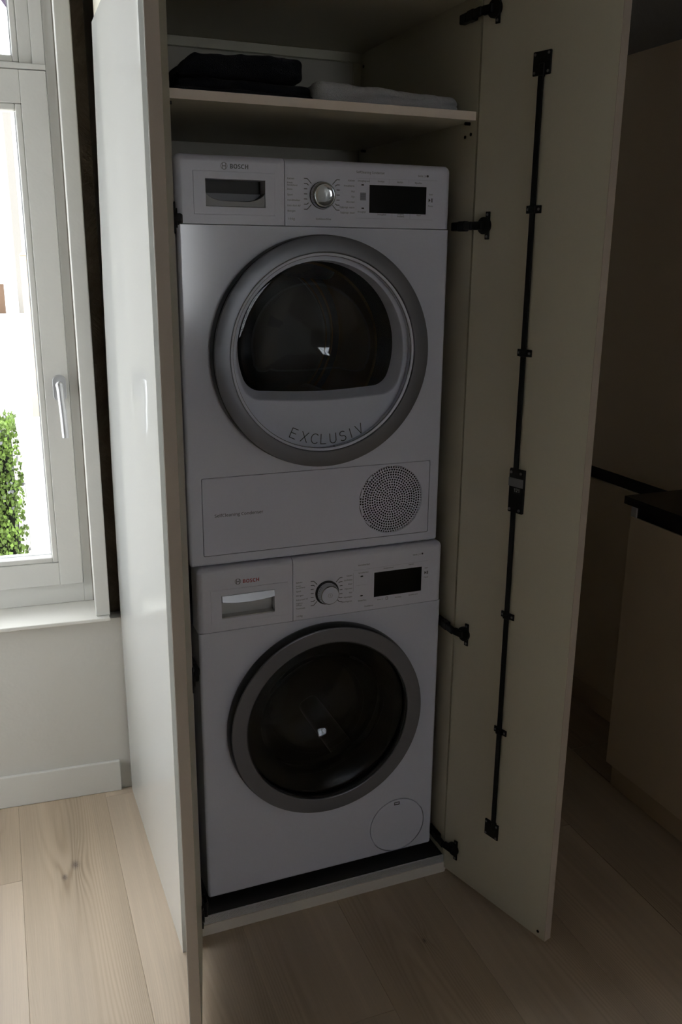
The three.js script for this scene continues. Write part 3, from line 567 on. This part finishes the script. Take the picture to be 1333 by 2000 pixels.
  part('flap_catch', [bb(0.4885, 0.5035, 0.1395, 0.1415, 0.0, 0.0012, 0.0003), bb(0.4885, 0.4900, 0.1415, 0.1475, 0.0, 0.0012, 0.0003), bb(0.5020, 0.5035, 0.1415, 0.1475, 0.0, 0.0012, 0.0003), bb(0.4885, 0.5035, 0.1462, 0.1475, 0.0, 0.0012, 0.0003)], M.blackMetal, fl);
}
// --- tumble dryer
const dryer = thing('tumble_dryer', 'white tumble dryer stacked on the washing machine, clear round door', 'tumble dryer', [-0.0104, 0.9045, -0.0122]);
{
  const T = dryer, y0 = 0.7092, y1 = 0.8380, cx = 0.299, cy = 0.4508;
  machineShell(T, 0, 0.7078, [cylZ(0.2035, -0.13, 0.1, cx, cy, 96), cylZ(0.244, -0.50, -0.1299, cx, cy, 96), bb(0.0300, 0.5728, 0.0222, 0.1964, -0.008, 0.05, 0.004, 2), cylZ(0.0818, -0.06, 0.05, 0.4745, 0.1105, 64)]);
  // water container drawer
  const rec = bb(0.0585, 0.1800, y0 + 0.0330, y0 + 0.0845, -0.034, 0.05, 0);
  const dw = part('container_drawer', bandPiece(0.0, SEAM + 0.0015, y0, y1, [rec], [bb(0.0345, 0.2005, y0 + 0.0180, y0 + 0.0985, -0.01, 0.0008, 0.0008)]), dryMat, T);
  part('recess', bb(0.0580, 0.1805, y0 + 0.0325, y0 + 0.0850, -0.0355, -0.0335, 0), S(0x2b2b29, 0.5), dw, 'dark grip recess');
  {
    // lower lip of the grip: a shallow scoop that bows down
    const s = new THREE.Shape(); s.moveTo(0.0586, 0.0335); s.lineTo(0.1799, 0.0335); s.lineTo(0.1799, 0.0600); s.quadraticCurveTo(0.170, 0.0440, 0.135, 0.0440); s.lineTo(0.105, 0.0440); s.quadraticCurveTo(0.070, 0.0440, 0.0586, 0.0600); s.closePath();
    part('grip_surround', new THREE.ExtrudeGeometry(s, { depth: 0.022, bevelEnabled: true, bevelSize: 0.001, bevelOffset: -0.001, bevelThickness: 0.002, bevelSegments: 2, curveSegments: 20 }).translate(0, y0, -0.0265), M.greyPlastic, dw);
    const b = new THREE.Shape(); b.moveTo(0.0600, 0.0600); b.lineTo(0.1785, 0.0600); b.quadraticCurveTo(0.168, 0.0425, 0.135, 0.0425); b.lineTo(0.105, 0.0425); b.quadraticCurveTo(0.072, 0.0425, 0.0600, 0.0600);
    part('grip', new THREE.ExtrudeGeometry(b, { depth: 0.004, bevelEnabled: true, bevelSize: 0.001, bevelOffset: -0.001, bevelThickness: 0.002, bevelSegments: 2, curveSegments: 20 }).rotateX(0).translate(0, y0, -0.0300), S(0x74757b, 0.4), dw, 'bowed grey grip');
  }
  const fascia = part('control_panel', bandPiece(SEAM + 0.0029, MW, y0, y1, []), dryMat, T);
  part('display', bb(0.4068, 0.5395, y0 + 0.0295, y0 + 0.0850, -0.004, 0.0006, 0.0005), M.display, fascia, 'black unlit display');
  const kx = 0.3010, ky = y0 + 0.0605;
  part('knob_ring', latheZ([[0.0, 0.0004], [0.0268, 0.0004], [0.0270, 0.002], [0.0, 0.002]], kx, ky, 64), M.darkRim, fascia);
  part('knob', latheZ([[0.0262, 0.002], [0.0262, 0.010], [0.0250, 0.0135], [0.0225, 0.0160], [0.0205, 0.0168], [0.0195, 0.0155], [0.012, 0.0146], [0.0, 0.0143]], kx, ky, 64), M.chrome, fascia, 'chrome programme knob');
  // door
  const D = node('door', T, [0, 0, 0]);
  part('rim', latheZ([[0.2000, 0.0004], [0.2425, 0.0004], [0.2428, 0.008], [0.2420, 0.022], [0.2400, 0.0270], [0.200, 0.0270]], cx, cy), M.darkRim, D, 'dark outer rim of the door');
  part('trim_ring', latheZ([[0.2350, 0.0271], [0.2405, 0.0273], [0.2408, 0.0325], [0.2400, 0.0340], [0.2385, 0.0345], [0.2095, 0.0352], [0.2078, 0.0346], [0.2068, 0.0325], [0.2068, 0.0100]], cx, cy, 160, 0.35), M.silver, D, 'wide silver trim ring');
  part('bezel', latheZ([[0.2066, 0.0120], [0.2066, 0.0300], [0.2058, 0.0308], [0.2020, 0.0300], [0.2010, 0.0290], [0.2010, 0.0120]], cx, cy, 160, 0.5), M.plastic, D, 'thin white bezel inside the ring');
  // white inner face with the arched window cut out
  const face = new THREE.Shape(); face.absarc(cx, cy, 0.2009, 0, TAU); const hole = new THREE.Path(); dShape(1.07, -0.0100).forEach((p, i) => (i ? hole.lineTo(...p) : hole.moveTo(...p))); hole.closePath(); face.holes.push(hole);
  part('inner_face', new THREE.ExtrudeGeometry(face, { depth: 0.003, bevelEnabled: false, curveSegments: 64 }).translate(0, 0, 0.0100), M.plastic, D);
  part('window_funnel', loft([[dShape(1.07, -0.0100), 0.0129], [dShape(1.055, -0.008), 0.0110], [dShape(1.02, -0.003), -0.010], [dShape(1.0), -0.0200]]), M.plastic, D);
  part('bowl', loft([[dShape(1.0), -0.0200], [dShape(0.97), -0.032], [dShape(0.90), -0.065], [dShape(0.80), -0.092], [dShape(0.60), -0.110], [dShape(0.3), -0.1185]], -0.002), M.bowl, D, 'clear arched glass bowl of the door');
  part('cover_glass', latheZ([[0.2005, 0.0268], [0.194, 0.0284], [0.185, 0.0288], [0.1, 0.0290], [0.0, 0.0290]], cx, cy), M.doorPane, D, 'clear domed cover of the door');
  part('drum', latheZ([[0.185, -0.1320], [0.2380, -0.138], [0.2410, -0.145], [0.2410, -0.460], [0.232, -0.475]], cx, cy, 96), M.drum, T, 'steel drum behind the glass');
  part('drum_back', latheZ([[0.232, -0.474], [0.205, -0.470], [0.184, -0.462], [0.180, -0.452], [0.10, -0.450], [0.0, -0.450]], cx, cy, 96, 0.6), S(0x4a4a4e, 0.5, 0.3), T, 'grey back wall of the drum');
  part('drum_trim', [new THREE.TorusGeometry(0.188, 0.0025, 10, 96).translate(cx, cy, -0.458), new THREE.TorusGeometry(0.206, 0.004, 10, 96).translate(cx, cy, -0.462)], S(0xd8c79a, 0.2, 1), T, 'bright metal rings at the back of the drum');
  for (let k = 0; k < 3; k++) { const a = 2.75 + k * 2.0944; part('drum_paddle', bb(-0.026, 0.026, -0.2385, -0.165, -0.44, -0.15, 0.02, 3).rotateZ(a).translate(cx, cy, 0), S(0x4a4750, 0.35), T); }
  part('drum_collar', latheZ([[0.2030, -0.001], [0.2000, -0.060], [0.1900, -0.128]], cx, cy), M.black, T);
  // condenser panel with the round intake grille
  const pan = new THREE.Shape(); const X0 = 0.0312, X1 = 0.5716, Y0 = 0.0234, Y1 = 0.1952, rr = 0.0035;
  pan.moveTo(X0 + rr, Y0); pan.lineTo(X1 - rr, Y0); pan.quadraticCurveTo(X1, Y0, X1, Y0 + rr); pan.lineTo(X1, Y1 - rr); pan.quadraticCurveTo(X1, Y1, X1 - rr, Y1); pan.lineTo(X0 + rr, Y1); pan.quadraticCurveTo(X0, Y1, X0, Y1 - rr); pan.lineTo(X0, Y0 + rr); pan.quadraticCurveTo(X0, Y0, X0 + rr, Y0);
  const gh = new THREE.Path(); gh.absarc(0.4745, 0.1105, 0.0800, 0, TAU, true); pan.holes.push(gh);
  const cprint = canvasTex(1408, 440, (c) => { c.fillStyle = '#e9e9ee'; c.fillRect(0, 0, 1408, 440); c.fillStyle = '#3a3a3f'; c.font = '22px sans-serif'; c.textBaseline = 'middle'; c.save(); c.translate((0.0565 - 0.03) * 2600, (0.1964 - 0.1115) * 2530); c.scale(284 / c.measureText('SelfCleaning Condenser').width, 1.05); c.fillText('SelfCleaning Condenser', 0, 0); c.restore(); });
  const pg = new THREE.ExtrudeGeometry(pan, { depth: 0.006, bevelEnabled: true, bevelSize: 0.0006, bevelOffset: -0.0006, bevelThickness: 0.0006, bevelSegments: 1, curveSegments: 64 }).translate(0, 0, -0.0066);
  const cp = part('condenser_panel', planarUV(pg, 0.03, 0.5416, 0.0222, 0.1742), P(0xf1f2ff, 0.25, { map: cprint }), T);
  const gs = new THREE.Shape(); gs.absarc(0.4745, 0.1105, 0.0812, 0, TAU);
  for (let k = 0; k <= 13; k++) { const n = k ? 6 * k : 1; for (let i = 0; i < n; i++) { const a = 6.2832 * i / n + k * 0.37, h = new THREE.Path(); h.absarc(0.4745 + 0.00592 * k * Math.cos(a), 0.1105 + 0.00592 * k * Math.sin(a), 0.0022, 0, TAU, true); gs.holes.push(h); } }
  const gg = new THREE.ExtrudeGeometry(gs, { depth: 0.0006, bevelEnabled: false, curveSegments: 6 }).translate(0, 0, -0.00075);
  part('intake_grille', gg, M.steelBody, cp, 'round grille of small drilled holes');
  part('grille_backing', latheZ([[0.0, -0.0500], [0.0800, -0.0500], [0.0806, -0.0490], [0.0806, -0.0085]].reverse(), 0.4745, 0.1105, 48), M.black, cp);
  // word printed along the foot of the door, cut as thin letters
  const arcPts = (x, y, rx, ry, a0, a1, n = 14) => Array.from({ length: n + 1 }, (_, i) => { const a = (a0 + (a1 - a0) * i / n) * Math.PI / 180; return [x + rx * Math.cos(a), y + ry * Math.sin(a)]; });
  const glyph = {
    E: [[[0.62, 0], [0, 0], [0, 1], [0.62, 1]], [[0, 0.52], [0.54, 0.52]]], X: [[[0, 0], [0.68, 1]], [[0, 1], [0.68, 0]]],
    C: [arcPts(0.44, 0.5, 0.42, 0.5, 48, 312, 22)], L: [[[0, 1], [0, 0], [0.56, 0]]],
    U: [[[0, 1], [0, 0.32], ...arcPts(0.33, 0.32, 0.33, 0.32, 180, 360), [0.66, 1]]],
    S: [[...arcPts(0.31, 0.755, 0.29, 0.245, 35, 255), ...arcPts(0.31, 0.26, 0.31, 0.26, 75, -145)]], I: [[[0, 0], [0, 1]]], V: [[[0, 1], [0.35, 0], [0.7, 1]]],
  };
  const H = 0.0212, SW = 0.0017;
  const letters = [...'EXCLUSIV'].map((ch, i) => {
    const list = [], lines = glyph[ch], xs = lines.flat().map((p) => p[0]), mx = (Math.min(...xs) + Math.max(...xs)) / 2;
    for (const l of lines) l.forEach((p, j) => {
      const x = (p[0] - mx) * H, y = (p[1] - 0.5) * H; list.push(new THREE.CylinderGeometry(SW / 2, SW / 2, 0.0004, 10).rotateX(Math.PI / 2).translate(x, y, 0));
      if (j) { const q = l[j - 1], X = (q[0] - mx) * H, Y = (q[1] - 0.5) * H, d = Math.hypot(x - X, y - Y); list.push(new THREE.BoxGeometry(d, SW, 0.0004).rotateZ(Math.atan2(y - Y, x - X)).translate((x + X) / 2, (y + Y) / 2, 0)); }
    });
    const a = (-24.6 + [0, 8.2, 15.6, 22.2, 29.2, 36.6, 42.6, 49.6][i]) * Math.PI / 180;
    return merged(list).rotateZ(a).translate(0.3040 + 0.1815 * Math.sin(a), cy - 0.1815 * Math.cos(a), 0.0258);
  });
  letters.push(new THREE.CylinderGeometry(0.0016, 0.0016, 0.0004, 12).rotateX(Math.PI / 2).translate(0.321, cy - 0.1985, 0.0258));
  part('lettering', letters, S(0x26262a, 0.5), D, 'dark lettering along the foot of the door');
}
// ---------------------------------------------------------------- towels
function clothSlab(w, h, d, seedv, shape, rad = 0.013) {
  const nx = 64, ny = 10, nz = 40, g = new THREE.BoxGeometry(w, h, d, nx, ny, nz), p = g.attributes.position, v = new THREE.Vector3();
  const r = Math.min(h * 0.48, rad);
  for (let i = 0; i < p.count; i++) {
    v.fromBufferAttribute(p, i);
    const c = new THREE.Vector3(Math.max(-w / 2 + r, Math.min(w / 2 - r, v.x)), Math.max(-h / 2 + r, Math.min(h / 2 - r, v.y)), Math.max(-d / 2 + r, Math.min(d / 2 - r, v.z)));
    const e = v.clone().sub(c), l = e.length(); if (l > 1e-6) v.copy(c).addScaledVector(e, Math.min(l, r) / l);
    v.y += h / 2; shape(v, w, h, d);
    const k = Math.min(1, v.y / 0.012); v.y += k * (0.0035 * ns(v.x * 22, v.z * 22, seedv) + 0.0015 * ns(v.x * 60, v.z * 60, seedv + 3)); v.z += 0.003 * ns(v.x * 18, v.y * 30, seedv + 9); v.x += 0.003 * ns(v.z * 18, v.y * 30, seedv + 5);
    p.setXYZ(i, v.x, Math.max(0, v.y), v.z);
  }
  g.computeVertexNormals(); const m = mergeVertices(g.deleteAttribute('normal') && g, 1e-5); m.computeVertexNormals();
  const uv = m.attributes.uv; for (let i = 0; i < uv.count; i++) uv.setXY(i, m.attributes.position.getX(i) * 12, (m.attributes.position.getZ(i) + m.attributes.position.getY(i)) * 12);
  return m;
}
{
  const y = 1.8474;
  const a = thing('folded_towel', 'dark navy folded towel lying flat on the shelf under another', 'towel', [0.142, y, -0.19], 'towels on the shelf');
  part('fold', clothSlab(0.282, 0.018, 0.31, 1, () => {}), M.navy, a); part('fold', clothSlab(0.270, 0.018, 0.305, 4, (v) => { v.y += 0.0170 - 0.002 * Math.abs(v.x) * 6; }), M.navy, a);
  const b = thing('folded_towel', 'dark navy folded towel on top of the pile at left', 'towel', [0.135, y + 0.0400, -0.20], 'towels on the shelf');
  part('fold', clothSlab(0.262, 0.044, 0.30, 8, (v, w, h) => { const t = Math.min(1, Math.max(0, (-v.x - 0.05) / 0.08)); v.x += 0.038 * t * v.y / h; v.y += 0.002 * Math.sin(v.x * 24); }), M.navy, b);
  const c = thing('folded_towel', 'white folded terry towel lying on the right side of the shelf', 'towel', [0.449, y, -0.185], 'towels on the shelf');
  part('fold', clothSlab(0.330, 0.0485, 0.31, 11, (v, w, h, d) => { const u = (v.x + 0.165) / 0.33; v.z -= 0.006 * Math.exp(-(((v.y - h * 0.5) / 0.003) ** 2)) * (v.z > d * 0.35 ? 1 : 0); v.y *= 1 - 0.26 * u; }, 0.021), M.white, c);
}
// ---------------------------------------------------------------- kitchen on the right
{
  const t = thing('tall_unit', 'tall cream handleless kitchen cupboard in the dark right of the open door', 'kitchen unit', [1.52, 0, 0.6]);
  part('carcass', bb(0.02, 0.62, 0.09, 2.15, -1.325, 1.2, 0), S(0x8a7a62, 0.6), t);
  part('plinth', bb(0.016, 0.06, 0, 0.09, -1.325, 1.2, 0.001), M.kitchenPlinth, t);
  part('grip_channel', bb(0.004, 0.0199, 0.838, 0.876, -1.325, 1.2, 0), M.black, t, 'black recessed grip channel between the fronts');
  for (let i = 0; i < 3; i++) { const z0 = -1.323 + i * 0.840, z1 = z0 + 0.837; part('door', bb(0, 0.0199, 0.878, 2.15, z0, z1, 0.001), M.kitchen, t); part('drawer', bb(0, 0.0199, 0.093, 0.836, z0, z1, 0.001), M.kitchen, t); }
  const b = thing('base_unit', 'low beige kitchen base unit under the black worktop at right', 'kitchen unit', [1.2756, 0, 0.6]);
  part('carcass', bb(0.02, 0.242, 0.075, 0.885, -0.742, 0.9, 0), S(0x8a7a62, 0.6), b);
  part('plinth', bb(0.018, 0.22, 0, 0.075, -0.736, 0.9, 0.001), M.kitchenPlinth, b);
  part('grip_channel', bb(0.004, 0.0199, 0.8585, 0.886, -0.722, 0.9, 0), M.black, b, 'black grip channel below the worktop');
  part('end_cap', bb(-0.0005, 0.0199, 0.8585, 0.886, -0.744, -0.7225, 0.0008), M.alu, b, 'short metal end piece of the grip channel');
  for (let i = 0; i < 2; i++) { const z0 = -0.744 + i * 0.823, z1 = z0 + 0.820; part('drawer', bb(0, 0.0199, 0.0775, 0.8575, z0, z1, 0.001), M.kitchen, b); }
  const w = thing('worktop', 'thin black worktop slab on the low base unit', 'worktop', [1.2756, 0.8872, 0.6]);
  part('slab', bb(0.0, 0.243, 0, 0.0230, -0.778, 0.9, 0.0015, 2), M.worktop, w);
}
// ---------------------------------------------------------------- finish
scene.traverse((o) => { if (o.isMesh) { o.castShadow = true; o.receiveShadow = true; } });
renderer.render(scene, camera);
